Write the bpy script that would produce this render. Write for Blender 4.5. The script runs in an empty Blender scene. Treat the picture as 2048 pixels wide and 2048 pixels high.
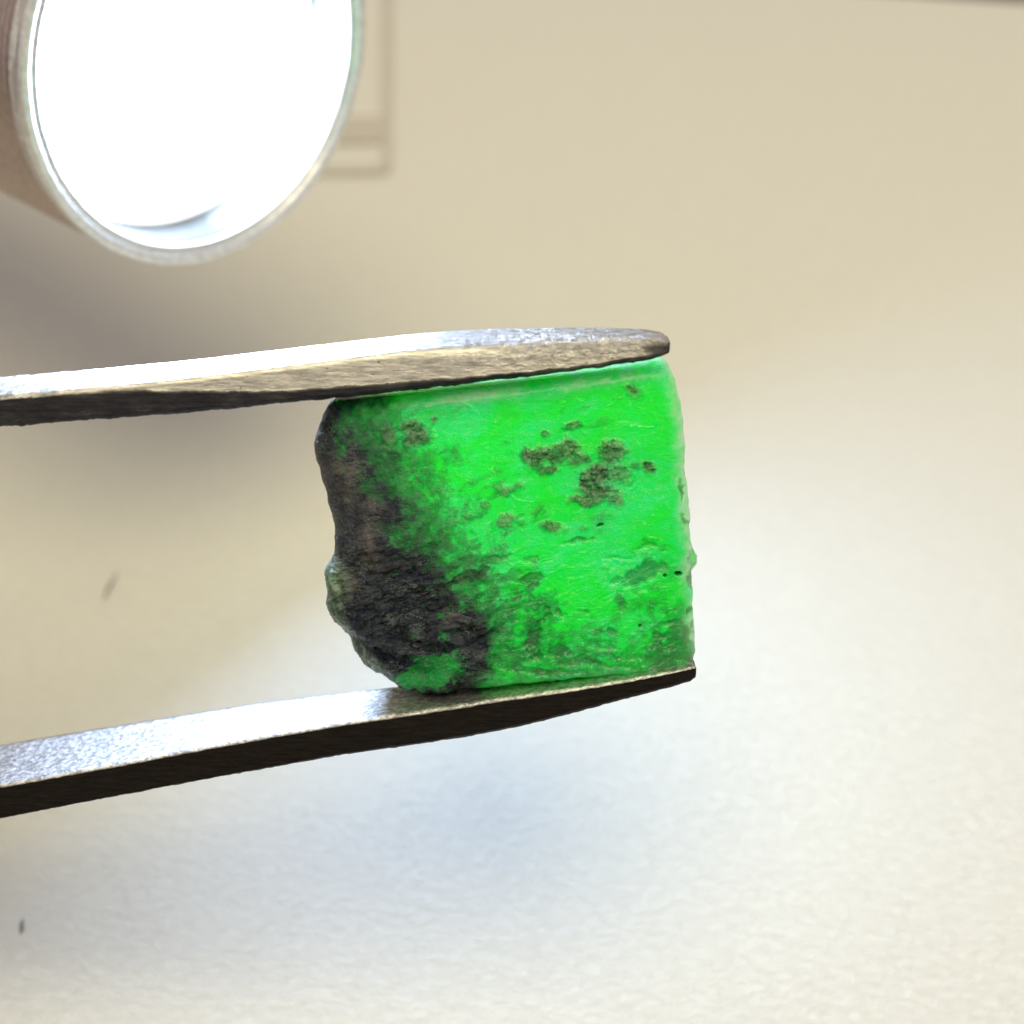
import bpy, math, random
import numpy as np
from mathutils import Vector, Matrix
# 1 Blender unit = 1 cm
sc = bpy.context.scene
sc.unit_settings.system = 'METRIC'
sc.unit_settings.scale_length = 0.01
random.seed(7); RNG = np.random.default_rng(7)
V = lambda *a: Vector(a)

# ---------------------------------------------------------------- camera
PITCH = math.radians(40); HALF = math.radians(17.5); T = math.tan(HALF); FOCUS = 8.0
CAM = V(0, 0, 8.3)
RGT = V(1, 0, 0); FWD = V(0, math.cos(PITCH), -math.sin(PITCH)); UPC = V(0, math.sin(PITCH), math.cos(PITCH))
cd = bpy.data.cameras.new('camera'); cam = bpy.data.objects.new('camera', cd); sc.collection.objects.link(cam)
cam.location = CAM; cam.rotation_euler = (math.pi / 2 - PITCH, 0, 0)
cd.sensor_width = 36; cd.lens = 18 / T; cd.clip_start = 0.1; cd.clip_end = 500
cd.dof.use_dof = True; cd.dof.focus_distance = 8.15; cd.dof.aperture_fstop = cd.lens * 1e-3 / 0.16
sc.camera = cam

def ray(x, y):                      # a picture point (2048 px frame) as a ray with unit depth
    return FWD + RGT * ((x - 1024) / 1024 * T) + UPC * ((1024 - y) / 1024 * T)
def at_depth(x, y, d): return CAM + ray(x, y) * d
def on_paper(x, y, z=0.0):
    r = ray(x, y); return CAM + r * ((z - CAM.z) / r.z)

# ---------------------------------------------------------------- world, lamps, exposure
w = bpy.data.worlds.new('World'); sc.world = w; w.use_nodes = True
bg = w.node_tree.nodes['Background']; bg.inputs[0].default_value = (1.0, 0.90, 0.83, 1); bg.inputs[1].default_value = 0.48
def area_lamp(name, loc, target, size, energy, color, shape='DISK', spread=math.pi):
    l = bpy.data.lights.new(name, 'AREA'); l.shape = shape; l.size = size; l.energy = energy; l.color = color; l.spread = spread
    o = bpy.data.objects.new(name, l); sc.collection.objects.link(o); o.location = loc
    o.rotation_euler = (Vector(target) - Vector(loc)).to_track_quat('-Z', 'Y').to_euler(); return o
area_lamp('room_lamp', (1.5, -3, 40), (0, 9, 0), 30, 12300, (1.0, 0.90, 0.56))
sc.view_settings.view_transform = 'Standard'; sc.view_settings.look = 'None'
sc.view_settings.exposure = 0.0; sc.view_settings.gamma = 1; sc.view_settings.use_curve_mapping = False
cy = sc.cycles
cy.use_denoising = True
try: cy.denoiser = 'OPENIMAGEDENOISE'; cy.denoising_input_passes = 'RGB_ALBEDO_NORMAL'; cy.denoising_prefilter = 'ACCURATE'
except Exception: pass
cy.max_bounces = 8; cy.diffuse_bounces = 3; cy.glossy_bounces = 4; cy.caustics_reflective = True; cy.sample_clamp_indirect = 6.0
cy.use_adaptive_sampling = False

# ---------------------------------------------------------------- helpers
def smooth(a, b, x):
    t = np.clip((x - a) / (b - a), 0, 1); return t * t * (3 - 2 * t)
def _hash(ix, iy, iz, seed):
    h = (ix.astype(np.uint32) * np.uint32(374761393) + iy.astype(np.uint32) * np.uint32(668265263)
         + iz.astype(np.uint32) * np.uint32(2147483647) + np.uint32(seed * 1013904223 & 0xffffffff))
    h = (h ^ (h >> np.uint32(13))) * np.uint32(1274126177); h = h ^ (h >> np.uint32(16))
    h = h * np.uint32(2246822519); h = h ^ (h >> np.uint32(15))
    return (h & np.uint32(0xffffff)).astype(np.float64) / 0xffffff
def noise(x, y, z, seed=0):         # value noise, 0..1
    x = x + 1000.0; y = y + 1000.0; z = z + 1000.0
    ix = np.floor(x).astype(np.int64); iy = np.floor(y).astype(np.int64); iz = np.floor(z).astype(np.int64)
    fx, fy, fz = x - ix, y - iy, z - iz
    fx, fy, fz = [f * f * f * (f * (f * 6 - 15) + 10) for f in (fx, fy, fz)]
    r = 0
    for dx in (0, 1):
        for dy in (0, 1):
            for dz in (0, 1):
                r = r + _hash(ix + dx, iy + dy, iz + dz, seed) * (fx if dx else 1 - fx) * (fy if dy else 1 - fy) * (fz if dz else 1 - fz)
    return r
def fbm(x, y, z, octv=4, seed=0, gain=0.5):
    a, s, t = 1.0, 0, 0
    for k in range(octv):
        f = 2.03 ** k; s = s + a * noise(x * f + k * 7.3, y * f + k * 3.1, z * f + k * 5.7, seed + k); t += a; a *= gain
    return s / t
def ridged(x, y, z, octv=4, seed=0):
    a, s, t = 1.0, 0, 0
    for k in range(octv):
        f = 2.1 ** k; s = s + a * (1 - np.abs(2 * noise(x * f + k * 7.3, y * f + k * 3.1, z * f, seed + k) - 1)) ** 2; t += a; a *= .5
    return s / t
def make_mesh(name, co, faces, mat, parent=None, attrs=None, smooth_shade=True, matrix=None):
    me = bpy.data.meshes.new(name)
    if isinstance(faces, np.ndarray):
        nf, k = faces.shape
        me.vertices.add(len(co)); me.vertices.foreach_set('co', np.asarray(co, dtype=np.float32).ravel())
        me.loops.add(nf * k); me.loops.foreach_set('vertex_index', faces.astype(np.int32).ravel())
        me.polygons.add(nf); me.polygons.foreach_set('loop_start', np.arange(0, nf * k, k, dtype=np.int32))
        try: me.polygons.foreach_set('loop_total', np.full(nf, k, dtype=np.int32))
        except Exception: pass
        me.update(calc_edges=True); me.validate()
    else:
        me.from_pydata([tuple(c) for c in co], [], faces); me.update()
    me.polygons.foreach_set('use_smooth', np.full(len(me.polygons), smooth_shade))
    for n, a in (attrs or {}).items():
        at = me.attributes.new(n, 'FLOAT', 'POINT'); at.data.foreach_set('value', np.asarray(a, dtype=np.float32))
    me.materials.append(mat)
    o = bpy.data.objects.new(name, me); sc.collection.objects.link(o)
    if matrix is not None: o.matrix_world = matrix
    if parent is not None: o.parent = parent
    return o
def empty(name, matrix):
    o = bpy.data.objects.new(name, None); sc.collection.objects.link(o); o.matrix_world = matrix; o.empty_display_size = 0.3
    return o
def tag(o, label=None, cat=None, group=None, kind=None):
    for k, v in (('label', label), ('category', cat), ('group', group), ('kind', kind)):
        if v: o[k] = v
def frame(origin, x, y, z):
    m = Matrix.Identity(4)
    for i, c in enumerate((x, y, z)):
        for r in range(3): m[r][i] = c[r]
    for r in range(3): m[r][3] = origin[r]
    return m
class N:                            # small node-tree helper
    def __init__(s, name):
        s.m = bpy.data.materials.new(name); s.m.use_nodes = True; s.t = s.m.node_tree
        s.b = s.t.nodes['Principled BSDF']; s.out = s.t.nodes['Material Output']
    def n(s, typ, props=None, **ins):
        nd = s.t.nodes.new(typ)
        for k, v in (props or {}).items(): setattr(nd, k, v)
        for k, v in ins.items():
            key = int(k[1:]) if k[0] == 'i' and k[1:].isdigit() else k.replace('_', ' ')
            s.set(nd.inputs[key], v)
        return nd
    def set(s, inp, v):
        if isinstance(v, bpy.types.NodeSocket): s.t.links.new(v, inp)
        elif isinstance(v, (tuple, list)) and inp.type == 'RGBA' and len(v) == 3: inp.default_value = (*v, 1)
        else: inp.default_value = v
    def P(s, **ins):
        for k, v in ins.items(): s.set(s.b.inputs[k.replace('_', ' ')], v)
    def math(s, op, a, b=0.0, clamp=False):
        return s.n('ShaderNodeMath', {'operation': op, 'use_clamp': clamp}, i0=a, i1=b).outputs[0]
    def attr(s, name): return s.n('ShaderNodeAttribute', {'attribute_name': name}).outputs['Fac']
    def obj(s): return s.n('ShaderNodeTexCoord').outputs['Object']
    def map(s, vec, scale, rot=(0, 0, 0)):
        return s.n('ShaderNodeMapping', Vector=vec, Scale=scale, Rotation=rot).outputs[0]
    def noise(s, vec, scale, detail=4, rough=0.55, dist=0.0):
        return s.n('ShaderNodeTexNoise', Vector=vec, Scale=scale, Detail=detail, Roughness=rough, Distortion=dist).outputs[0]
    def range(s, v, a, b, c=0.0, d=1.0, smoothstep=True):
        nd = s.n('ShaderNodeMapRange', {'interpolation_type': 'SMOOTHSTEP' if smoothstep else 'LINEAR'})
        s.set(nd.inputs[0], v)
        for i, x in enumerate((a, b, c, d)): nd.inputs[1 + i].default_value = x
        return nd.outputs[0]
    def mix(s, f, a, b):
        nd = s.n('ShaderNodeMix', {'data_type': 'RGBA'}); s.set(nd.inputs[0], f); s.set(nd.inputs[6], a); s.set(nd.inputs[7], b)
        return nd.outputs[2]
    def mixf(s, f, a, b):
        nd = s.n('ShaderNodeMix', {'data_type': 'FLOAT'}); s.set(nd.inputs[0], f); s.set(nd.inputs[2], a); s.set(nd.inputs[3], b)
        return nd.outputs[0]
    def bump(s, h, strength=0.5, dist=0.01, normal=None):
        nd = s.n('ShaderNodeBump', Height=h, Strength=strength, Distance=dist)
        if normal is not None: s.set(nd.inputs['Normal'], normal)
        return nd.outputs[0]

# ---------------------------------------------------------------- table and paper
def mat_table():
    k = N('dark_wood'); c = k.obj()
    g = k.noise(k.map(c, (0.15, 2.5, 1)), 1.2, 6)
    k.P(Base_Color=k.mix(g, (0.05, 0.036, 0.022), (0.11, 0.08, 0.05)), Roughness=0.5); return k.m
def mat_paper():
    k = N('textured_paper'); c = k.obj()
    big = k.noise(k.map(c, (0.9, 0.9, 1)), 1.1, 3, 0.5)
    mid = k.noise(k.map(c, (1.0, 1.5, 1), (0, 0, 0.5)), 11.0, 7, 0.70, 0.6)
    fib = k.noise(k.map(c, (1.5, 5.0, 1), (0, 0, -0.7)), 8.0, 6, 0.7, 1.8)
    fin = k.noise(c, 32.0, 4, 0.7)
    h = k.math('ADD', k.math('MULTIPLY', mid, 1.0), k.math('MULTIPLY', fib, 0.42))
    h = k.math('ADD', h, k.math('MULTIPLY', fin, 0.22))
    h = k.math('ADD', h, k.math('MULTIPLY', big, 0.5))
    k.P(Base_Color=k.mix(k.range(mid, .3, .7), (0.81, 0.80, 0.765), (0.85, 0.845, 0.81)), Roughness=0.9, Normal=k.bump(h, 0.8, 0.036))
    k.b.inputs['Specular IOR Level'].default_value = 0.15
    return k.m
table = make_mesh('table', [(-60, -30, -0.06), (60, -30, -0.06), (60, 90, -0.06), (-60, 90, -0.06)], [(0, 1, 2, 3)], mat_table())
tag(table, kind='structure')
def build_paper():
    # the far edge runs just inside the top right corner of the picture
    a = on_paper(1450, -34); b = on_paper(2048, 2)
    sl = (b.y - a.y) / (b.x - a.x)
    yf = lambda x: a.y + sl * (x - a.x)
    x0, x1, y0 = -13, 14, 3.2  # near edge cut short out of view so the steel reflects dark table
    n = 160
    xs = np.linspace(x0, x1, n); co = []; 
    for j in range(n):
        t = j / (n - 1)
        for x in xs:
            co.append((x, y0 + t * (yf(x) - y0), 0))
    co = np.array(co); co[:, 2] = 0.05 * (fbm(co[:, 0] * .35, co[:, 1] * .35, co[:, 2], 3, 5) - .5) * 1.2
    co[:, 2] -= co[:, 2].max()
    idx = np.arange(n * n).reshape(n, n)
    f = np.stack([idx[:-1, :-1].ravel(), idx[:-1, 1:].ravel(), idx[1:, 1:].ravel(), idx[1:, :-1].ravel()], 1)
    o = make_mesh('paper_sheet', co, f, MAT_PAPER)
    s = o.modifiers.new('thickness', 'SOLIDIFY'); s.thickness = 0.015; s.offset = -1
    return o
MAT_PAPER = mat_paper()
paper = build_paper()
tag(paper, 'large sheet of cream textured paper lying flat below the stone and flashlight', 'paper')
def build_mark():
    # faint flat grey lines beyond the flashlight: one long upright, a thick bar and a thin bar
    k = N('faint_grey_line'); k.P(Base_Color=(0.55, 0.515, 0.48), Roughness=0.9)
    P = lambda x, y: on_paper(x, y, 0.004)
    co, fs = [], []
    def quad(a, b, c, d):
        i = len(co); co.extend([tuple(P(*q)) for q in (a, b, c, d)]); fs.append((i, i + 1, i + 2, i + 3))
    quad((764, -60), (764, 330), (784, 330), (784, -60))
    quad((560, 236), (560, 288), (763.5, 284), (763.5, 232))
    quad((560, 334), (560, 352), (763.5, 348), (763.5, 330.5))
    quad((764, 330.5), (764, 348), (775, 345), (784, 331))
    o = make_mesh('grey_line', co, fs, k.m, parent=paper); return o
build_mark()

# ---------------------------------------------------------------- flashlight
def lathe(name, prof, mat, parent, seg=160, attrs=False, matrix=None, jitter=None):
    # prof: (radius, position along the axis); axis = local Z
    pr = np.array(prof); m = len(pr); a = np.linspace(0, 2 * np.pi, seg, endpoint=False)
    R = pr[:, 0][:, None] * np.ones(seg)[None]; Z = pr[:, 1][:, None] * np.ones(seg)[None]
    if jitter: R = R * (1 + jitter * (noise(np.cos(a)[None] * 9 + 0 * R, np.sin(a)[None] * 9 + 0 * R, Z * 9, 3) - .5))
    co = np.stack([R * np.cos(a)[None], R * np.sin(a)[None], Z], -1).reshape(-1, 3)
    idx = np.arange(m * seg).reshape(m, seg); nx = np.roll(idx, -1, 1)
    f = np.stack([idx[:-1].ravel(), nx[:-1].ravel(), nx[1:].ravel(), idx[1:].ravel()], 1)
    return make_mesh(name, co, f, mat, parent=parent)
def build_torch():
    C = at_depth(412, 120, 10.2)
    nc = V(.726, -.394, -.557).normalized()
    n = (RGT * nc.x + UPC * nc.y + FWD * nc.z).normalized()
    x = n.cross(V(0, 0, 1)).normalized(); y = n.cross(x).normalized()
    root = empty('flashlight', frame(C, x, y, n))
    tag(root, 'switched-on silver metal flashlight with white glowing mouth above the tweezers', 'flashlight')
    # metals
    def metal(name, col, rough, ring=0.0, speck=0.0):
        k = N(name); c = k.obj()
        sep = k.n('ShaderNodeSeparateXYZ', Vector=c)
        h = k.noise(c, 22, 4)
        nrm = k.bump(h, 0.25 + speck, 0.012)
        if ring:
            wv = k.math('SINE', k.math('MULTIPLY', sep.outputs[2], ring))
            nrm = k.bump(wv, 0.9, 0.012, nrm)
        k.P(Base_Color=k.mix(k.range(h, .35, .65), tuple(v * .82 for v in col), col), Metallic=1.0, Roughness=k.mixf(h, rough * .8, rough * 1.25), Normal=nrm)
        return k.m
    bez = metal('polished_aluminium', (0.88, 0.87, 0.88), 0.33, 0, 0.35)
    bez.node_tree.nodes['Principled BSDF'].inputs['Metallic'].default_value = 0.75
    brl = metal('turned_aluminium', (0.58, 0.47, 0.44), 0.36, 0)
    r0 = 1.20
    lathe('bezel', [(r0 + .004, -.60), (r0 + .004, -.008), (r0 + .010, -.002), (r0 + .024, 0.004), (r0 + .036, .002), (r0 + .042, -.010), (r0 + .052, -.008), (r0 + .060, .012), (r0 + .088, 0.026),
                    (r0 + .114, 0.030), (r0 + .130, .024), (r0 + .136, .006), (r0 + .134, -.035), (r0 + .10, -.05), (r0 + .098, -.10), (r0 + .12, -.12), (r0 + .085, -.2)], bez, root, 256, jitter=0.003)
    prof = [(r0 + .098, -.10), (r0 + .118, -.12)]
    z = -.13
    while z > -2.2: prof += [(r0 + .122, z), (r0 + .122, z - .022), (r0 + .106, z - .032), (r0 + .106, z - .042)]; z -= .052
    while z > -11: prof.append((r0 + .12 + (.05 if z < -3 else 0), z)); z -= .4
    prof += [(r0 + .1, z), (0.02, z)]
    lathe('barrel', prof, brl, root, 192)
    # bowl: turned wall near the mouth, parabola below
    k = N('reflector_bowl'); c = k.obj(); sep = k.n('ShaderNodeSeparateXYZ', Vector=c)
    rr = k.noise(k.map(c, (1, 1, 6)), 9, 5, .6)
    wv = k.math('SINE', k.math('MULTIPLY', sep.outputs[2], 150.0))
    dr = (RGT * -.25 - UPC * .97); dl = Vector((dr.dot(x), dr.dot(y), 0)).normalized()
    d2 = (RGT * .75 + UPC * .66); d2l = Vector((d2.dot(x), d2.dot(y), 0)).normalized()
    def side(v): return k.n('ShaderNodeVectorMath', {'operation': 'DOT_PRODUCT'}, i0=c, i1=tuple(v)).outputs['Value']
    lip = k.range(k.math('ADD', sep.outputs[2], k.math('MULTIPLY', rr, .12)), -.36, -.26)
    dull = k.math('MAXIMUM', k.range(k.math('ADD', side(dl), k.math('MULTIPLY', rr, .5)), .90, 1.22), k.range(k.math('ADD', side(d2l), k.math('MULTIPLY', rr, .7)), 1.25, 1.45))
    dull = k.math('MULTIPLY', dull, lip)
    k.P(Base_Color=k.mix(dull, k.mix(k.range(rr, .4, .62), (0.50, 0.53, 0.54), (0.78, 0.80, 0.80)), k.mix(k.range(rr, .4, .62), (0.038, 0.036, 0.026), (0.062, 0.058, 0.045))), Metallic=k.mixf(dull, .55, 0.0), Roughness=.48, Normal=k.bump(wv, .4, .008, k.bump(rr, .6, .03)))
    pb = [(r0, -.02), (r0 - .012, -.03), (r0 - .015, -.12), (r0 - .02, -.25), (r0 - .03, -.42)]
    for i in range(1, 25):
        r = (r0 - .03) + (.24 - (r0 - .03)) * i / 24
        pb.append((r, -.42 - .88 * (1 - (r / (r0 - .03)) ** 2)))
    lathe('reflector', pb, k.m, root, 160)
    k = N('glowing_lens_glass'); k.P(Base_Color=(.8, .8, .8), Emission_Color=(0.93, 0.97, 1.0), Emission_Strength=1.5)
    dome = [(r0 - .022, -.360), (1.13, -.350)] + [(1.0 * math.cos(t), -.345) for t in np.linspace(0, 1.56, 6)]
    lathe('glowing_lens', dome, k.m, root, 96)
    l = bpy.data.lights.new('flashlight_lamp', 'AREA'); l.shape = 'DISK'; l.size = TORCH_SIZE; l.energy = TORCH_W; l.color = (0.46, 0.63, 0.95)
    lo = bpy.data.objects.new('flashlight_lamp', l); sc.collection.objects.link(lo); lo.parent = root
    lo.matrix_local = Matrix.Translation((0, 0, -.33)) @ Matrix.Rotation(math.pi, 4, 'X')
    return root, C, n
TORCH_SIZE = 2.0; TORCH_W = 550.0
torch, TC, TN = build_torch()

# ---------------------------------------------------------------- assembly frame of tweezers and stone
A = math.radians(12)
BK = FWD * math.cos(A) + UPC * math.sin(A); UA = UPC * math.cos(A) - FWD * math.sin(A)
O = CAM + FWD * FOCUS
ASM = frame(O, RGT, BK, UA)         # local x right, y back, z up
def loc(x, y, b=0.0):               # picture point on the local plane y=b -> local (x, z)
    r = ray(x, y); s = (FOCUS * math.cos(A) + b) / r.dot(BK); p = r * s - FWD * FOCUS
    return p.dot(RGT), p.dot(UA)
def curve(pts, b):
    q = np.array([loc(x, y, b) for x, y in pts]); return q[:, 0], q[:, 1]
def mono(x, xp, yp):                # smooth interpolation through points (Catmull-Rom / Hermite)
    xp = np.asarray(xp); yp = np.asarray(yp); m = np.gradient(yp, xp)
    i = np.clip(np.searchsorted(xp, x) - 1, 0, len(xp) - 2); h = xp[i + 1] - xp[i]; t = (x - xp[i]) / h
    return ((2*t**3-3*t**2+1)*yp[i] + (t**3-2*t**2+t)*h*m[i] + (-2*t**3+3*t**2)*yp[i+1] + (t**3-t**2)*h*m[i+1])

def c_x(k, c): return k.n('ShaderNodeSeparateXYZ', Vector=c).outputs[0]
def mat_steel(name, warm, lower):
    k = N(name); c = k.obj()
    brush = k.noise(k.map(c, (2.0, 20, 20), (0, 0.13, 0)), 3.0, 6, 0.78)
    brush2 = k.noise(k.map(c, (5, 60, 60), (0, 0.13, 0)), 3.0, 3, 0.7)
    grit = k.noise(c, 30, 5, 0.7)
    vor = k.n('ShaderNodeTexVoronoi', Vector=k.map(c, (5, 30, 14), (0, 0.9, 0)), Scale=2.6).outputs[0]
    nick = k.range(vor, .05, .14, 1.0, 0.0)
    nick = k.math('MULTIPLY', nick, k.range(k.noise(c, 3.5, 3), .42, .52))
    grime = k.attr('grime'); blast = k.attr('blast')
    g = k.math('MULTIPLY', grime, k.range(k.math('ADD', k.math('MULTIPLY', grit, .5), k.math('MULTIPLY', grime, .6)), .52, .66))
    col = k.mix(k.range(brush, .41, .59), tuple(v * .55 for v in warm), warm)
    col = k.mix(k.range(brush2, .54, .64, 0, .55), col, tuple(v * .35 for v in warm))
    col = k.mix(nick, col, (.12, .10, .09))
    dk = (0.006, 0.005, 0.0045) if lower else (0.018, 0.018, 0.024)  # dark reflections on the sides painted in together with dirt
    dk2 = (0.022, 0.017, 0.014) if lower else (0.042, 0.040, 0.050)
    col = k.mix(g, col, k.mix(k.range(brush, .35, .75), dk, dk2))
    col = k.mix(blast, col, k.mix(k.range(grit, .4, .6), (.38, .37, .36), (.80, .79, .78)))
    h = k.math('ADD', k.math('MULTIPLY', brush, .45), k.math('MULTIPLY', brush2, .3))
    h = k.math('SUBTRACT', h, k.math('MULTIPLY', nick, .8))
    gb = k.math('ADD', k.math('MULTIPLY', blast, 1.0), k.math('MULTIPLY', g, .9))
    h = k.math('ADD', h, k.math('MULTIPLY', k.math('MULTIPLY', grit, gb), 1.7))
    rough = k.mixf(g, k.mixf(brush, .32, .52), .5); rough = k.mixf(blast, rough, .42)
    cr = k.noise(k.map(c, (7, 9, 13)), 2.6, 5, .75, .6)
    h = k.math('ADD', h, k.math('MULTIPLY', k.math('MULTIPLY', cr, k.range(c_x(k, c), -.3, .25)), 3.2 if not lower else 0.0))
    k.set(k.b.inputs['Specular IOR Level'], k.mixf(g, .5, .12))
    k.P(Base_Color=col, Metallic=k.mixf(g, 1.0, .12), Roughness=rough, Normal=k.bump(h, .55, .012))
    return k.m

def build_arm(parent, label, low, top, wid, bf, is_lower, joint):
    lx, lz = curve(low, bf); tx, tz = curve(top, bf); wx = np.array([loc(x, 1000, bf)[0] for x, _ in wid]); ww = np.array([v for _, v in wid])
    x1 = min(lx[-1], tx[-1])
    vis = np.arange(-3.2, x1, .014)
    off = np.arange(-13.5, -3.2, .12)
    xs = np.concatenate([off, vis, [x1]])
    L = mono(np.clip(xs, lx[0], None), lx, lz); U = mono(np.clip(xs, tx[0], None), tx, tz); W = mono(np.clip(xs, wx[0], None), wx, ww)
    # beyond the frame the arms bow and run together at the joint
    s = np.clip((lx[0] - xs) / (13.5 + lx[0]), 0, 1)
    sl = (lz[1] - lz[0]) / (lx[1] - lx[0])
    h0 = U - L; mid = (L + U) / 2
    lead = -sl * (lx[0] - np.minimum(xs, lx[0])) * (1 - s) ** 2
    mid = mid * (1 - smooth(0.0, 1, s)) + joint * smooth(0.0, 1, s) + np.where(xs < lx[0], lead, 0)
    h = np.where(xs < lx[0], h0 * (1 - .25 * s), h0)
    L = mid - h / 2; U = mid + h / 2
    W = np.where(xs < wx[0], W + .55 * smooth(0, .35, s), W)  # unseen rear widened to strengthen the shadow at the left edge
    # closed section, counter-clockwise: front face up, over the top, down the back, along the underside
    sec = []                                             # (b fraction kind, ...) built per station
    nf, nt, nb, nu = 26, 22, 6, 12
    n = nf + nt + nb + nu
    co = np.zeros((len(xs), n, 3)); gr = np.zeros((len(xs), n)); bl = np.zeros((len(xs), n))
    for i, x in enumerate(xs):
        hh = U[i] - L[i]; wv = W[i]; c = min(.032, hh * .28, wv * .3); j = 0
        te = x1 - x                                      # blunt rounded tip
        tipf = 1 - .16 * max(0, 1 - te / .03) ** 2
        px0 = 1024 + x / (FOCUS * T) * 1024
        cu = (.25 + .22 * smooth(750, 1050, px0) - .34 * smooth(1220, 1335, px0)) * hh if not is_lower else .05 * hh      # rounded upper shoulder
        zc = (L[i] + U[i]) / 2
        pts = []
        for q in range(nf):
            t = q / nf; z = L[i] + c * .8 + (hh - c * .8 - (cu if not is_lower else c * .5)) * t
            pts.append((0.0, z, 1 - t))
        for q in range(nt):
            t = q / nt
            if is_lower:
                b = t * wv; z = U[i] - c * .5 * max(0, 1 - t / .05) - .012 * math.sin(math.pi * t)
            else:
                b = .5 * wv * (1 - math.cos(math.pi * t)) * .97; z = U[i] - cu * (1 - math.sin(math.pi * (t * .5 + 0) ) ** .7) if t < 1 else U[i]
                z = U[i] - cu * (1 - min(1, (t / .45)) ** .55) if t < .45 else U[i] + .02 * (t - .45)
            pts.append((b, z, -1))
        for q in range(nb):
            t = q / nb; pts.append((wv, U[i] + (L[i] - U[i]) * t, -2))
        for q in range(nu):
            t = q / nu; b = wv * (1 - t); 
            z = L[i] if t < .9 else L[i] + c * .8 * (t - .9) / .1 * .6
            pts.append((b, z, -3))
        for j, (b, z, tg) in enumerate(pts):
            co[i, j] = (x, bf + wv / 2 + (b - wv / 2) * tipf, zc + (z - zc) * tipf)
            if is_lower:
                gr[i, j] = 1.0 if tg >= 0 or tg == -3 else 0  # side and underside painted dark for dirt and dark reflections
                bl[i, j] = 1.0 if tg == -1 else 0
            else:
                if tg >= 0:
                    # dark reflections painted with dirt: ragged lower strip, whole left side and tip
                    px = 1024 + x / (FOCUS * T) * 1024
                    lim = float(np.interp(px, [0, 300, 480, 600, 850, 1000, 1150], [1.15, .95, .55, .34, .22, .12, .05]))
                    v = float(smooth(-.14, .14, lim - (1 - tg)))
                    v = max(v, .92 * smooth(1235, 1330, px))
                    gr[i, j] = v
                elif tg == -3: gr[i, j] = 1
                if tg in (-1, -2): bl[i, j] = max(.45 * smooth(780, 1020, px0), .7 * smooth(300, 60, px0)); gr[i, j] = .62 * smooth(260, 60, px0)  # grey painted over the left top to dull its highlight
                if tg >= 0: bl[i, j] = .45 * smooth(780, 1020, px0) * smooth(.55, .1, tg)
    P = co.reshape(-1, 3)
    rough = fbm(P[:, 0] * 14, P[:, 1] * 14, P[:, 2] * 14, 4, 11) - .5
    fine = fbm(P[:, 0] * 55, P[:, 1] * 55, P[:, 2] * 55, 2, 13) - .5
    g1 = gr.reshape(-1); b1 = bl.reshape(-1)
    amp = (.0025 + .012 * np.clip(g1, 0, 1) ** 2 * 1.0) if not is_lower else (.003 + .002 * g1)
    P[:, 2] += rough * amp + fine * (.003 + .004 * b1 + .004 * g1); P[:, 1] += rough * amp * .7
    if not is_lower:
        gr = np.clip(g1 + (fbm(P[:, 0] * 9, P[:, 1] * 0, P[:, 2] * 22, 4, 31) - .5) * 1.3 * np.exp(-((g1 - .5) / .32) ** 2), 0, 1)
    else: gr = g1
    m = len(xs); idx = np.arange(m * n).reshape(m, n); nx = np.roll(idx, -1, 1)
    f = np.stack([idx[:-1].ravel(), idx[1:].ravel(), nx[1:].ravel(), nx[:-1].ravel()], 1)
    # end caps: shrink rings to a point
    cap = idx[-1]; cc = P[cap].mean(0); P2 = [P]; fl = [f]; base = len(P); prev = cap
    for r, dx in ((.9, .009), (.65, .013), (.3, .015), (.01, .016)):
        ring = cc + (P[cap] - cc) * r; ring[:, 0] = x1 + dx; P2.append(ring); cur = base + np.arange(n); base += n
        fl.append(np.stack([prev, cur, np.roll(cur, -1), np.roll(prev, -1)], 1)); prev = cur
    P = np.concatenate(P2); f = np.concatenate(fl); extra = len(P) - m * n
    gr = np.concatenate([gr, np.full(extra, 1.0)]); b1 = np.concatenate([b1, np.zeros(extra)])
    o = make_mesh('arm', P, f, MAT_LOW if is_lower else MAT_UP, parent=parent, attrs={'grime': gr, 'blast': b1})
    o['label'] = label
    return o
MAT_UP = mat_steel('brushed_steel', (0.84, 0.81, 0.74), False)
MAT_LOW = mat_steel('tarnish_reflection_steel', (0.62, 0.60, 0.57), True)  # tarnish plus the reflected dark surroundings put into the colour
BF = -0.10
tw = empty('tweezers', ASM)
tag(tw, 'worn steel tweezers gripping the green stone between their two arms', 'tweezers')
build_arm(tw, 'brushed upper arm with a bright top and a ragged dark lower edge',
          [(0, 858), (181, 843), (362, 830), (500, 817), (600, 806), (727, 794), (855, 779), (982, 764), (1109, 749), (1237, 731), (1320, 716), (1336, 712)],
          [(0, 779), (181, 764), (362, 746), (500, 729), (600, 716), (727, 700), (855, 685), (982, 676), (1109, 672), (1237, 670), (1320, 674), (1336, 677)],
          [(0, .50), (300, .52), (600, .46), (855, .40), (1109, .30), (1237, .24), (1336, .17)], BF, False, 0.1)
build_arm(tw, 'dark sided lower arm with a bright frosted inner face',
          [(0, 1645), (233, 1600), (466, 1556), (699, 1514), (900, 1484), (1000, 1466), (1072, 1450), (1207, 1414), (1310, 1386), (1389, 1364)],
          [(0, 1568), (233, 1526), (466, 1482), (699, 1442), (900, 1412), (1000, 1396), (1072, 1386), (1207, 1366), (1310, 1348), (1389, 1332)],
          [(0, .66), (233, .62), (466, .56), (699, .47), (900, .40), (1109, .34), (1279, .27), (1389, .18)], BF, True, -0.1)

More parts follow.
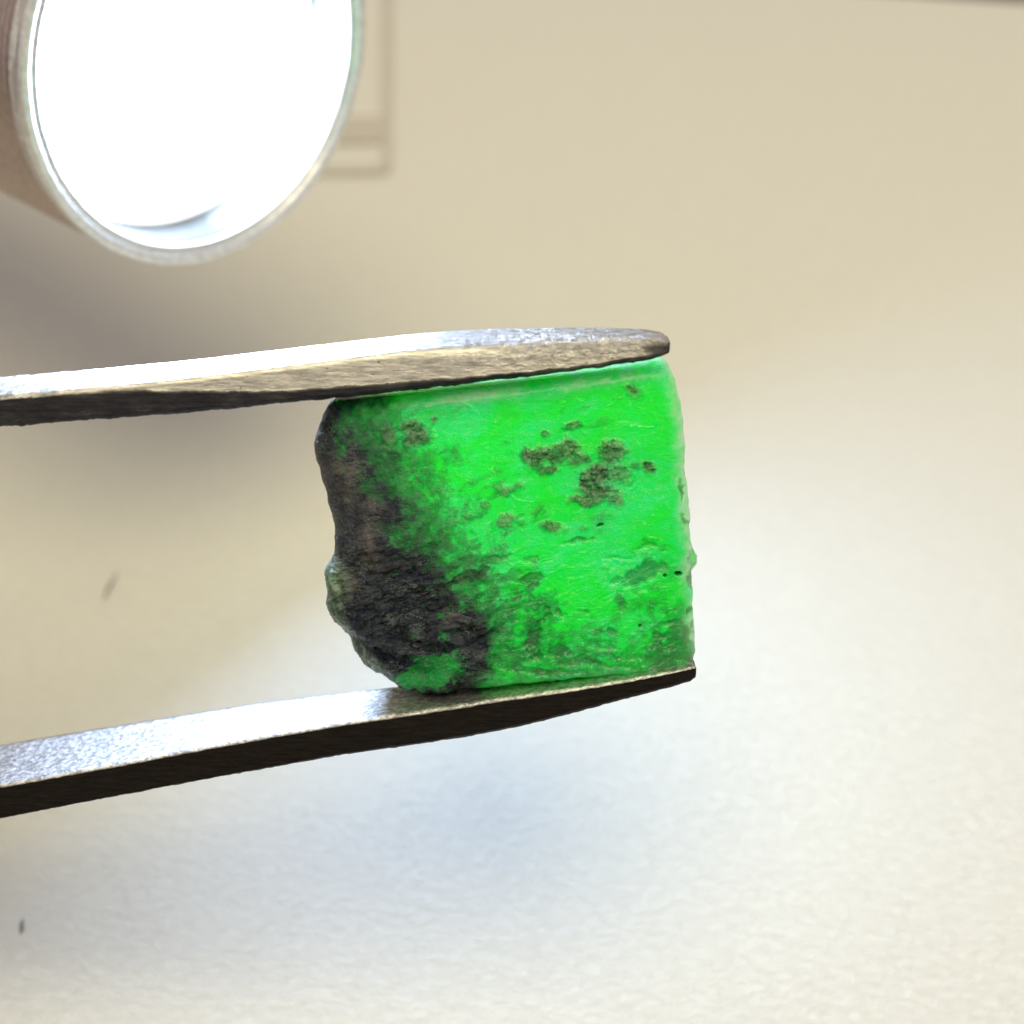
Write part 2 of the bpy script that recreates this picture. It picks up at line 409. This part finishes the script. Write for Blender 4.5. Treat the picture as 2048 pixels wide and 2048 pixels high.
# ---------------------------------------------------------------- stone
OUT = dict(
 left=[(668,800),(655,812),(644,828),(636,852),(627,886),(634,920),(641,942),(647,963),(659,1005),(668,1047),(671,1090),(669,1108),(664,1120),(655,1132),(651,1145),(651,1171),(650,1200),(659,1230),(674,1251),(691,1272),(700,1298),(714,1318),(727,1332)],
 bottom=[(727,1332),(753,1353),(782,1368),(808,1383),(855,1386),(897,1381),(923,1372),(961,1370),(1024,1361),(1088,1357),(1152,1348),(1237,1341),(1321,1344),(1366,1344),(1381,1330)],
 right=[(1337,727),(1349,760),(1358,800),(1364,835),(1368,895),(1370,958),(1375,1022),(1380,1086),(1383,1170),(1385,1234),(1387,1298),(1381,1330)],
 top=[(668,800),(727,794),(855,779),(1024,760),(1194,738),(1290,722),(1325,719),(1337,727)])
TH = 0.78
def side_curve(pts, n, b=0.16):
    q = np.array([loc(x, y, b) for x, y in pts]); d = np.r_[0, np.cumsum(np.hypot(*np.diff(q, axis=0).T))]; d /= d[-1]
    t = np.linspace(0, 1, n); return np.stack([np.interp(t, d, q[:, 0]), np.interp(t, d, q[:, 1])], 1)
PX = lambda x, z, b=0.0: (1024 + x / (FOCUS * T) * 1024, 1024 - z / (FOCUS * T) * 1024)   # rough inverse, local -> picture units
def build_stone():
    n = 460
    Lf = side_curve(OUT['left'], n)[::-1]      # bottom -> top
    Rt = side_curve(OUT['right'], n)[::-1]
    Bt = side_curve(OUT['bottom'], n); Tp = side_curve(OUT['top'], n)
    tp = np.linspace(0, 1, n); env = np.sin(np.pi * tp) ** .4
    def jag(C, amp, f, sd): 
        q = (fbm(tp * f, tp * 0, tp * 0, 5, sd, .62) - .5) * amp * env
        tg = np.gradient(C, axis=0); tg /= np.linalg.norm(tg, axis=1)[:, None]
        return C + np.stack([-tg[:, 1], tg[:, 0]], 1) * q[:, None]
    Lf = jag(Lf, .030 + .050 * smooth(.40, .05, tp), 13, 81); Bt = jag(Bt, .018 + .050 * smooth(.35, .05, tp), 14, 82); Rt = jag(Rt, .036, 15, 83)
    u = np.linspace(0, 1, n)[None, :, None]; v = np.linspace(0, 1, n)[:, None, None]
    C00, C10, C01, C11 = Bt[0], Bt[-1], Tp[0], Tp[-1]
    S = (1 - v) * Bt[None] + v * Tp[None] + (1 - u) * Lf[:, None] + u * Rt[:, None] - ((1-u)*(1-v)*C00 + u*(1-v)*C10 + (1-u)*v*C01 + u*v*C11)
    S = S.reshape(-1, 2)
    ring = np.concatenate([np.arange(n), np.arange(1, n) * n + n - 1, (n - 1) * n + np.arange(n - 2, -1, -1), np.arange(n - 2, 0, -1) * n])
    bd = S[ring]
    # distance of every vertex from the outline
    D = np.full(len(S), 9.9); sub = bd[::3]
    for i in range(0, len(S), 20000):
        a = S[i:i + 20000]; D[i:i + 20000] = np.sqrt(((a[:, None] - sub[None]) ** 2).sum(2)).min(1)
    D[ring] = 0
    x, z = S[:, 0], S[:, 1]
    # picture-like coordinates of each front point, used to lay out the minerals
    def pic(x, z, b):
        p = RGT[0] * x; d = FOCUS + b * math.cos(A) - z * math.sin(A); h = z * math.cos(A) + b * math.sin(A)
        return 1024 + x / (d * T) * 1024, 1024 - h / (d * T) * 1024
    R = .060 + .15 * smooth(-.45, -.9, x) + .05 * smooth(-.35, -.8, z) * smooth(0.2, -.5, x) + .03 * smooth(.6, .85, x)
    t = np.clip(D / R, 0, 1); bfr = .16 * (1 - np.sqrt(np.clip(1 - (1 - t) ** 2, 0, 1)))
    bfr += .03 * (fbm(x * 1.3, z * 1.3, x * 0, 3, 2) - .5) - .02 * (x * .6)
    px, py = pic(x, z, bfr)
    # --- mineral layout -------------------------------------------------
    nz = fbm(px / 60, py / 60, px * 0, 5, 21) - .5
    nf = fbm(px / 14, py / 14, px * 0, 4, 22) - .5
    wpx = px + 34 * (fbm(px / 42, py / 42, px * 0 + 3.3, 4, 24) - .5); wpy = py + 34 * (fbm(px / 42, py / 42, px * 0 + 8.8, 4, 25) - .5)
    ang = math.radians(-24); sx = px * math.cos(ang) + py * math.sin(ang); sy = -px * math.sin(ang) + py * math.cos(ang)
    st = fbm(sx / 46, sy / 11, px * 0, 5, 23) - .5
    by = np.array([700, 800, 900, 980, 1060, 1120, 1170, 1220, 1280, 1330, 1400]); bx = np.array([690, 716, 752, 800, 850, 895, 950, 985, 985, 985, 960])
    wy = np.interp(py, [800, 950, 1100, 1250], [95, 150, 120, 50])
    bnd = np.interp(py, by, bx)
    matrix = smooth(1.0, -1.0, (px - bnd) / wy + nz * 1.3 + nf * .7 + st * .6 * smooth(1050, 1200, py))
    col_l = smooth(40, -14, px - np.interp(py, [780, 860, 960, 1060, 1150], [672, 668, 690, 715, 720]) + nf * 30 + nz * 40); matrix = np.maximum(matrix, col_l)
    # green window at the lower left, pale lumps on the left outline
    gw = np.exp(-(((px - 860) / 66) ** 2 + ((py - 1352) / 44) ** 2) * 1.2) + .8 * np.exp(-(((px - 800) / 40) ** 2 + ((py - 1372) / 16) ** 2))
    matrix = matrix * (1 - np.clip(smooth(.25, .8, gw + nz * 1.2 + nf * 1.0 + st * .5), 0, 1) * .55)
    pale = np.exp(-(((px - 668) / 24) ** 2 + ((py - 1165) / 36) ** 2)) + .7 * smooth(26, 4, np.abs(px - np.interp(py, [1180, 1250, 1300, 1370], [652, 680, 706, 780]))) * smooth(1180, 1220, py) * smooth(1400, 1340, py)
    gap = [( 690, 945, 34, 32, .8), (735, 1085, 20, 30, .9), (704, 1167, 12, 16, .6), (745, 1010, 26, 22, .5), (900, 1235, 26, 16, .5), (700, 1000, 20, 25, .3), (740, 1130, 26, 16, .35)]
    tan = np.zeros_like(px)
    for (a, b, ra, rb, s) in gap: tan += s * np.exp(-(((px - a) / ra) ** 2 + ((py - b) / rb) ** 2))
    tan = np.clip(tan * (1 + nf * 2.2), 0, 1) * matrix
    # pits and grey-olive inclusions: x, y, rx, ry, strength, depth, tilt
    pits = [(1068,915,30,24,1,.9,0), (1100,905,34,24,1,.8,0), (1135,897,26,18,.9,1.0,0), (1160,915,26,16,.8,.7,0), (1098,938,26,12,.9,.6,0),
            (1228,910,34,24,.9,1.1,0), (1200,950,42,28,1,1.3,0), (1195,985,40,26,1,1.1,0), (1240,950,26,24,.7,.7,0), (1170,1000,30,12,.9,.5,0), (1225,1005,20,14,.8,.5,0), (1178,965,20,20,1,1.3,0),
            (1296,936,16,11,.9,1.2,0), (1270,935,10,10,.6,.6,0), (1140,858,20,8,.7,.6,-.4), (1096,862,10,7,.7,.8,0),
            (832,862,30,24,.85,1.2,0), (868,845,9,9,.7,.8,0), (776,868,20,22,.5,.6,0), (770,890,14,10,.5,.5,0),
            (1262,775,20,10,.75,1.2,.3), (1268,786,18,9,.4,.6,.2),
            (1105,1052,25,15,.8,.8,0), (1012,1042,24,16,.6,.7,-.3), (1022,974,30,12,.6,.4,0), (1075,1020,8,20,.45,.5,.6), (1012,985,10,8,.5,.5,0), (937,1036,16,8,.4,.4,0), (970,1010,10,9,.5,.5,0), (1165,1052,12,8,.5,.4,0)]
    pit = np.zeros_like(px); dep = np.zeros_like(px)
    for (a, b, ra, rb, s, d, r) in pits:
        c, q = math.cos(r), math.sin(r); dx = (wpx - a) * c + (wpy - b) * q; dy = -(wpx - a) * q + (wpy - b) * c
        rr = np.sqrt((dx / ra) ** 2 + (dy / rb) ** 2) + nf * .7 + nz * .35
        mk = smooth(1.28, .40, rr) * s; pit = np.maximum(pit, mk); dep = np.maximum(dep, mk * d * (1 - .35 * np.clip(rr, 0, 1)))
    dark = [(1392,1135,14,34,1,0),(1371,955,3,26,.8,-.12),(1364,990,3,24,.8,-.15),(1368,1045,4,20,.7,-.4),(1375,1232,5,10,.9,.3),(925,1160,52,14,.85,-.35), (985,1122,34,11,.7,-.25), (940,1135,30,20,.5,0), (1068,1152,22,9,.75,-.1), (1058,1122,18,12,.5,0), (1155,1084,30,8,.65,-.25), (1072,1165,14,8,.7,0),
            (1290,1145,62,20,.75,-.25), (1250,1158,40,14,.5,0), (1300,1096,40,9,.45,.05), (1068,1280,20,32,.95,.2), (1078,1300,14,14,.8,0), (1110,1298,18,16,.6,0), (1136,1305,10,6,.5,0),
            (1116,1222,9,12,.8,0), (1090,1240,10,6,.6,0), (1090,1224,5,4,.6,0), (1164,1220,12,5,.5,0), (1222,1268,13,8,.6,0), (1236,1195,16,24,.55,0), (1345,1290,44,58,.75,.1), (1330,1320,50,26,.55,0),
            (1360,1240,24,30,.45,0), (1190,1325,90,8,.5,.12), (1060,1338,90,7,.55,.1), (1150,1340,40,6,.6,.1), (960,1345,60,16,.6,0), (1020,1155,30,9,.4,-.2), (1240,1110,40,5,.35,-.1), (1000,1240,40,40,.35,0), (1020,1310,40,30,.4,0), (1195,1290,40,8,.35,0), (1265,1310,40,8,.35,0)]
    dk = np.zeros_like(px)
    for (a, b, ra, rb, s, r) in dark:
        c, q = math.cos(r), math.sin(r); dx = (wpx - a) * c + (wpy - b) * q; dy = -(wpx - a) * q + (wpy - b) * c
        rr = np.sqrt((dx / ra) ** 2 + (dy / rb) ** 2) + nf * 1.3 + st * 1.0
        dk = np.maximum(dk, smooth(1.25, .45, rr) * s)
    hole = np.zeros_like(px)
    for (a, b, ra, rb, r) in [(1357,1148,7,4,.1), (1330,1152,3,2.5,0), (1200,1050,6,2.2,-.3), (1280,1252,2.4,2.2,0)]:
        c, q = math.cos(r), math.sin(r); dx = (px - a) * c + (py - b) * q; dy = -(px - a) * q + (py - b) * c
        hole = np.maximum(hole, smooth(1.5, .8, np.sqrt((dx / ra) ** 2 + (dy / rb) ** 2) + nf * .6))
    # --- relief ---------------------------------------------------------
    rough_zone = np.clip(matrix * smooth(1080, 1200, py) + .50 * smooth(1060, 1130, py) + .2 * matrix, 0, 1.2)
    wq = 26 * (fbm(px / 50, py / 50, px * 0, 3, 46) - .5)
    rg = ridged((sx + wq) / 62, (sy + wq * 1.4) / 30, px * 0, 5, 41) - .5
    rg0 = ridged((sx + 2 * nz * 40) / 95, (sy + nz * 60) / 58, px * 0 + .7, 3, 48) - .5
    rg2 = ridged(px / 26, py / 26, px * 0, 4, 42) - .5
    rg3 = ridged((sx + wq) / 30, (sy + wq) / 9, px * 0, 4, 47) - .5
    b = bfr - .022 * rough_zone * rg - .034 * np.clip(matrix, 0, 1) * smooth(1000, 1160, py) * rg0 - .005 * rough_zone * rg2 - .010 * rough_zone * rg3 - .006 * rg2 * (.35 + matrix) - .003 * nf
    b += .020 * dep + dep * .050 * (ridged(px / 11, py / 11, px * 0, 3, 43) - .5) + .020 * dk + .07 * hole
    crk = ridged(px / 90 + nz, py / 70 + nz, px * 0, 2, 45); b -= .006 * smooth(.86, .97, crk)
    # a jagged diagonal ledge low on the left
    ly = np.interp(px, [640, 700, 740, 790, 850], [1218, 1262, 1290, 1312, 1325]); led = (py - ly) / 16 + nf * 1.6
    b += .085 * smooth(-.6, 1.6, led) * smooth(900, 830, px) * (1 - .3 * smooth(0, 60, py - ly))
    front = np.stack([x, b, z], 1)
    # --- sides and back ----------------------------------------------------
    m = 46; P = [front]; per = len(ring); cen = np.array([bd[:, 0].mean(), bd[:, 1].mean()])
    fb = b[ring]; faces = []
    idx = np.arange(n * n).reshape(n, n)
    faces.append(np.stack([idx[:-1, :-1].ravel(), idx[:-1, 1:].ravel(), idx[1:, 1:].ravel(), idx[1:, :-1].ravel()], 1))
    dirv = bd - cen; dirv /= np.linalg.norm(dirv, axis=1)[:, None]
    # the hidden back shows past the right edge in one place
    ppx, ppy = pic(bd[:, 0], bd[:, 1], .16)
    bump = np.exp(-((ppy - 1135) / 34) ** 2) * (ppx > 1360) * .066 + np.exp(-((ppy - 1275) / 30) ** 2) * (ppx > 1360) * .012
    prev = ring; base = n * n
    rim_w = smooth(0, .15, np.linspace(0, 1, m))
    rings = []
    for j in range(1, m):
        tt = j / (m - 1)
        sc_in = .13 * smooth(.72, 1.0, np.array(tt)) ** 1.5 + .02 * tt
        q = bd + dirv * (bump * smooth(.12, .4, np.array(tt)) * (1 - smooth(.6, 1, np.array(tt))))[:, None] - dirv * sc_in
        q[:, 1] = np.minimum(q[:, 1], bd[:, 1] - 0 * tt)
        bb = fb + (TH - fb) * tt
        d3 = (fbm(q[:, 0] * 6, q[:, 1] * 6, bb * 6, 4, 61) - .5) * .05 * min(1, tt * 5)
        top = smooth(.55, .85, dirv[:, 1]); d3 = d3 * (1 - .85 * top)
        q = q + dirv * d3[:, None]
        ringP = np.stack([q[:, 0], bb, q[:, 1]], 1); P.append(ringP); cur = base + np.arange(per); base += per
        faces.append(np.stack([prev, cur, np.roll(cur, -1), np.roll(prev, -1)], 1)); prev = cur; rings.append(ringP)
    last = rings[-1]
    # close the back with shrinking rings
    c3 = last.mean(0)
    for r in (.9, .78, .64, .5, .36, .22, .1, .02):
        rp = c3 + (last - c3) * r; rp[:, 1] = last[:, 1] * r + (1 - r) * c3[1] + .06 * (1 - r ** 2) + .05 * (fbm(rp[:, 0] * 3, rp[:, 2] * 3, rp[:, 0] * 0, 3, 70) - .5)
        P.append(rp); cur = base + np.arange(per); base += per
        faces.append(np.stack([prev, cur, np.roll(cur, -1), np.roll(prev, -1)], 1)); prev = cur
    P = np.concatenate(P); F = np.concatenate(faces)
    extra = len(P) - n * n
    q = P[n * n:]; qx, qy = pic(q[:, 0], q[:, 2], q[:, 1])
    mx = smooth(1.0, -1.0, (qx - np.interp(qy, by, bx)) / 60) * .95
    full = lambda a, e: np.concatenate([a, e])
    z0 = np.zeros(extra)
    nar = extra // per
    rimfade = np.repeat(np.concatenate([np.linspace(1, 0, m - 1) ** 3, np.zeros(nar - (m - 1))]), per)
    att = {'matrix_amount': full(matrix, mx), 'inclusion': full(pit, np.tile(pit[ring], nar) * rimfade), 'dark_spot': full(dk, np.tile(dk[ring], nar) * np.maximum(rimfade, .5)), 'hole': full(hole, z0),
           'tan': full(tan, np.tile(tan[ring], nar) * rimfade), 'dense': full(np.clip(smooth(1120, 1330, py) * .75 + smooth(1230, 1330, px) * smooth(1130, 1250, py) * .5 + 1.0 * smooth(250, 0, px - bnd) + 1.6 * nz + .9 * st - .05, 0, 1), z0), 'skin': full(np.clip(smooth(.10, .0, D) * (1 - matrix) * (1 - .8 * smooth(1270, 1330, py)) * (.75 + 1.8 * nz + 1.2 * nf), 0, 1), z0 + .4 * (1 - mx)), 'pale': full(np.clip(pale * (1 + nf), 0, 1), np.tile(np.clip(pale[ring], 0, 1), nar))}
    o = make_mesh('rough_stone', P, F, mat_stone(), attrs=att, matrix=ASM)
    return o
def mat_stone():
    k = N('green_jade'); c = k.obj()
    mx, inc, dk, hole, tan, pale, skin, dense = [k.attr(a) for a in ('matrix_amount', 'inclusion', 'dark_spot', 'hole', 'tan', 'pale', 'skin', 'dense')]
    cl = k.noise(c, 3.2, 5, 0.6, 0.6)
    fi = k.noise(c, 16, 6, 0.68, 0.5)
    stv = k.map(c, (1.5, 4.5, 5.0), (0, 0.32, 0))
    st = k.noise(stv, 3.0, 7, 0.68, 1.2)
    mic = k.noise(c, 60, 3, 0.7)
    # thin pale veins
    vein = k.math('ABSOLUTE', k.math('SUBTRACT', k.noise(k.map(c, (1.4, 3.5, 3.5), (0, 0.4, 0)), 4.2, 5, .6, 1.6), .5))
    vein = k.range(vein, .0, .018, 1.0, 0.0)
    vein = k.math('MULTIPLY', vein, k.range(fi, .45, .62))
    g = k.mix(k.range(cl, .36, .64), (0.0005, 0.97, 0.08), (0.001, 0.99, 0.27))
    g = k.mix(k.range(st, .50, .66, 0, .75), g, (0.001, 0.72, 0.07))
    g = k.mix(k.range(fi, .56, .72, 0, .6), g, (0.06, 0.88, 0.12))
    g = k.mix(k.math('MULTIPLY', dense, k.range(fi, .36, .6, .35, 1)), g, (0.002, 0.33, 0.070))  # denser jade, plus the glow's fall-off painted towards left and bottom
    fle = k.n('ShaderNodeTexVoronoi', {'feature': 'DISTANCE_TO_EDGE'}, Vector=k.map(c, (1.6, 4, 4), (0, .45, 0)), Scale=6.0).outputs[0]
    fle = k.math('MULTIPLY', k.range(fle, 0, .05, 1, 0), k.range(k.noise(c, 9, 4, .7), .5, .62))
    g = k.mix(k.math('MULTIPLY', fle, .5), g, (0.10, 0.62, 0.16))
    vn2 = k.math('ABSOLUTE', k.math('SUBTRACT', k.noise(k.map(c, (2.5, 6, 6), (0, 0.5, 0)), 6.5, 5, .65, 1.8), .5))
    vein = k.math('MAXIMUM', vein, k.math('MULTIPLY', k.range(vn2, 0, .02, 1, 0), k.range(cl, .45, .6)))
    g = k.mix(k.math('MULTIPLY', vein, .6), g, (0.42, 0.97, 0.52))
    g = k.mix(k.math('MULTIPLY', skin, k.range(fi, .35, .6, .4, 1)), g, (0.55, 0.98, 0.62))  # edge scattering and rim highlight painted as a pale border
    # dark matrix with grey-tan mottling
    dm = k.mix(k.range(fi, .42, .58), (0.001, 0.002, 0.005), (0.018, 0.026, 0.045))
    dm = k.mix(k.range(k.noise(c, 5.5, 4, .6, .8), .50, .60, 0, .75), dm, (0.042, 0.050, 0.068))
    dm = k.mix(k.range(st, .52, .66, 0, .6), dm, (0.050, 0.068, 0.070))
    fil = k.math('ABSOLUTE', k.math('SUBTRACT', k.noise(k.map(c, (2.2, 7, 7), (0, 0.55, 0)), 5.0, 6, .7, 1.0), .5))
    fil = k.math('MULTIPLY', k.range(fil, 0, .022, 1, 0), k.range(k.noise(c, 7, 3), .45, .6))
    dm = k.mix(k.math('MULTIPLY', fil, .5), dm, (0.34, 0.40, 0.40))  # lit filament highlights painted as pale lines
    dm = k.mix(k.math('MULTIPLY', tan, k.range(mic, .3, .65, .35, 1)), dm, (0.17, 0.155, 0.145))
    mm = k.math('ADD', mx, k.math('MULTIPLY', k.math('SUBTRACT', fi, .5), .7)); mm = k.math('ADD', mm, k.math('MULTIPLY', k.math('SUBTRACT', mic, .5), .25))
    mm = k.range(mm, .08, .92, 0, 1, False)
    dull = k.mix(k.range(fi, .4, .62), (0.006, 0.27, 0.06), (0.07, 0.40, 0.14))
    col = k.mix(k.range(mm, 0.0, 0.5, 0, 1, False), g, dull)
    col = k.mix(k.range(mm, 0.42, 1.0, 0, 1, False), col, dm)
    olive = k.mix(k.range(fi, .42, .60), (0.04, 0.16, 0.06), (0.28, 0.46, 0.28))
    olive = k.mix(k.math('MULTIPLY', k.math('MAXIMUM', fil, fle), .8), olive, (0.55, 0.64, 0.45))  # crystal glints in the inclusions painted as bright lines
    col = k.mix(k.math('MULTIPLY', inc, .82), col, olive)
    col = k.mix(k.math('MULTIPLY', dk, .72), col, k.mix(k.range(fi, .4, .6), (0.005, 0.035, 0.012), (0.06, 0.14, 0.07)))
    col = k.mix(k.math('MULTIPLY', pale, .8), col, k.mix(k.range(fi, .4, .6), (0.10, 0.16, 0.10), (0.42, 0.55, 0.40)))
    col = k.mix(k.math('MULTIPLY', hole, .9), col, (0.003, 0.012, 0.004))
    # how much light the mineral lets through
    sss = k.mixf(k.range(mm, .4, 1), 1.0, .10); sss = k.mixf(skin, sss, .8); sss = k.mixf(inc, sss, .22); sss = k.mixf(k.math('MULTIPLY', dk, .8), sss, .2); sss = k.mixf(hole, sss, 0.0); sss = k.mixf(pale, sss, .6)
    h = k.math('ADD', k.math('MULTIPLY', fi, 1.0), k.math('MULTIPLY', st, 1.4)); h = k.math('ADD', h, k.math('MULTIPLY', mic, .25))
    amt = k.math('ADD', .35, k.math('ADD', k.math('MULTIPLY', inc, 5.0), k.math('MULTIPLY', mm, 1.0)))
    h = k.math('MULTIPLY', h, amt)
    k.P(Base_Color=col, Subsurface_Weight=sss, Roughness=k.mixf(inc, k.mixf(mm, k.mixf(fi, .2, .4), .24), .15), Normal=k.bump(h, .75, .016), IOR=1.6)
    k.set(k.b.inputs['Specular IOR Level'], k.mixf(inc, k.mixf(mm, .38, .22), .8))
    k.b.subsurface_method = 'RANDOM_WALK'
    k.b.inputs['Subsurface Radius'].default_value = (0.35, 1.0, 0.6); k.b.inputs['Subsurface Scale'].default_value = 0.5
    k.b.inputs['Subsurface Anisotropy'].default_value = 0.8
    return k.m
def build_lint(pts, rad):
    k = N('dark_fibre'); k.P(Base_Color=(0.22, 0.20, 0.17), Roughness=0.9)
    cen = [on_paper(x, y, .008) for x, y in pts]; co, fs = [], []
    for i, p in enumerate(cen):
        t = (cen[min(i + 1, len(cen) - 1)] - cen[max(i - 1, 0)]).normalized(); sd = t.cross(V(0, 0, 1)).normalized()
        r = rad * (.35 if i in (0, len(cen) - 1) else 1)
        for q in range(6):
            a = q * math.pi / 3; co.append(p + sd * (r * math.cos(a)) + V(0, 0, 1) * (r * .4 * math.sin(a)))
    for i in range(len(cen) - 1):
        for q in range(6): fs.append((i * 6 + q, i * 6 + (q + 1) % 6, i * 6 + 6 + (q + 1) % 6, i * 6 + 6 + q))
    return make_mesh('lint_fibre', co, fs, k.m)
tag(build_lint([(46, 1838), (43, 1848), (44, 1858), (41, 1866)], .012), 'tiny dark fibre on the paper near the lower left corner', 'lint', 'fibres lying on the paper')
tag(build_lint([(236, 1142), (222, 1165), (214, 1180), (208, 1200)], .009), 'small grey fibre on the paper between the two tweezer arms', 'lint', 'fibres lying on the paper')
stone = build_stone()
tag(stone, 'glowing green translucent rough gemstone with dark left side held by the tweezers', 'gemstone')
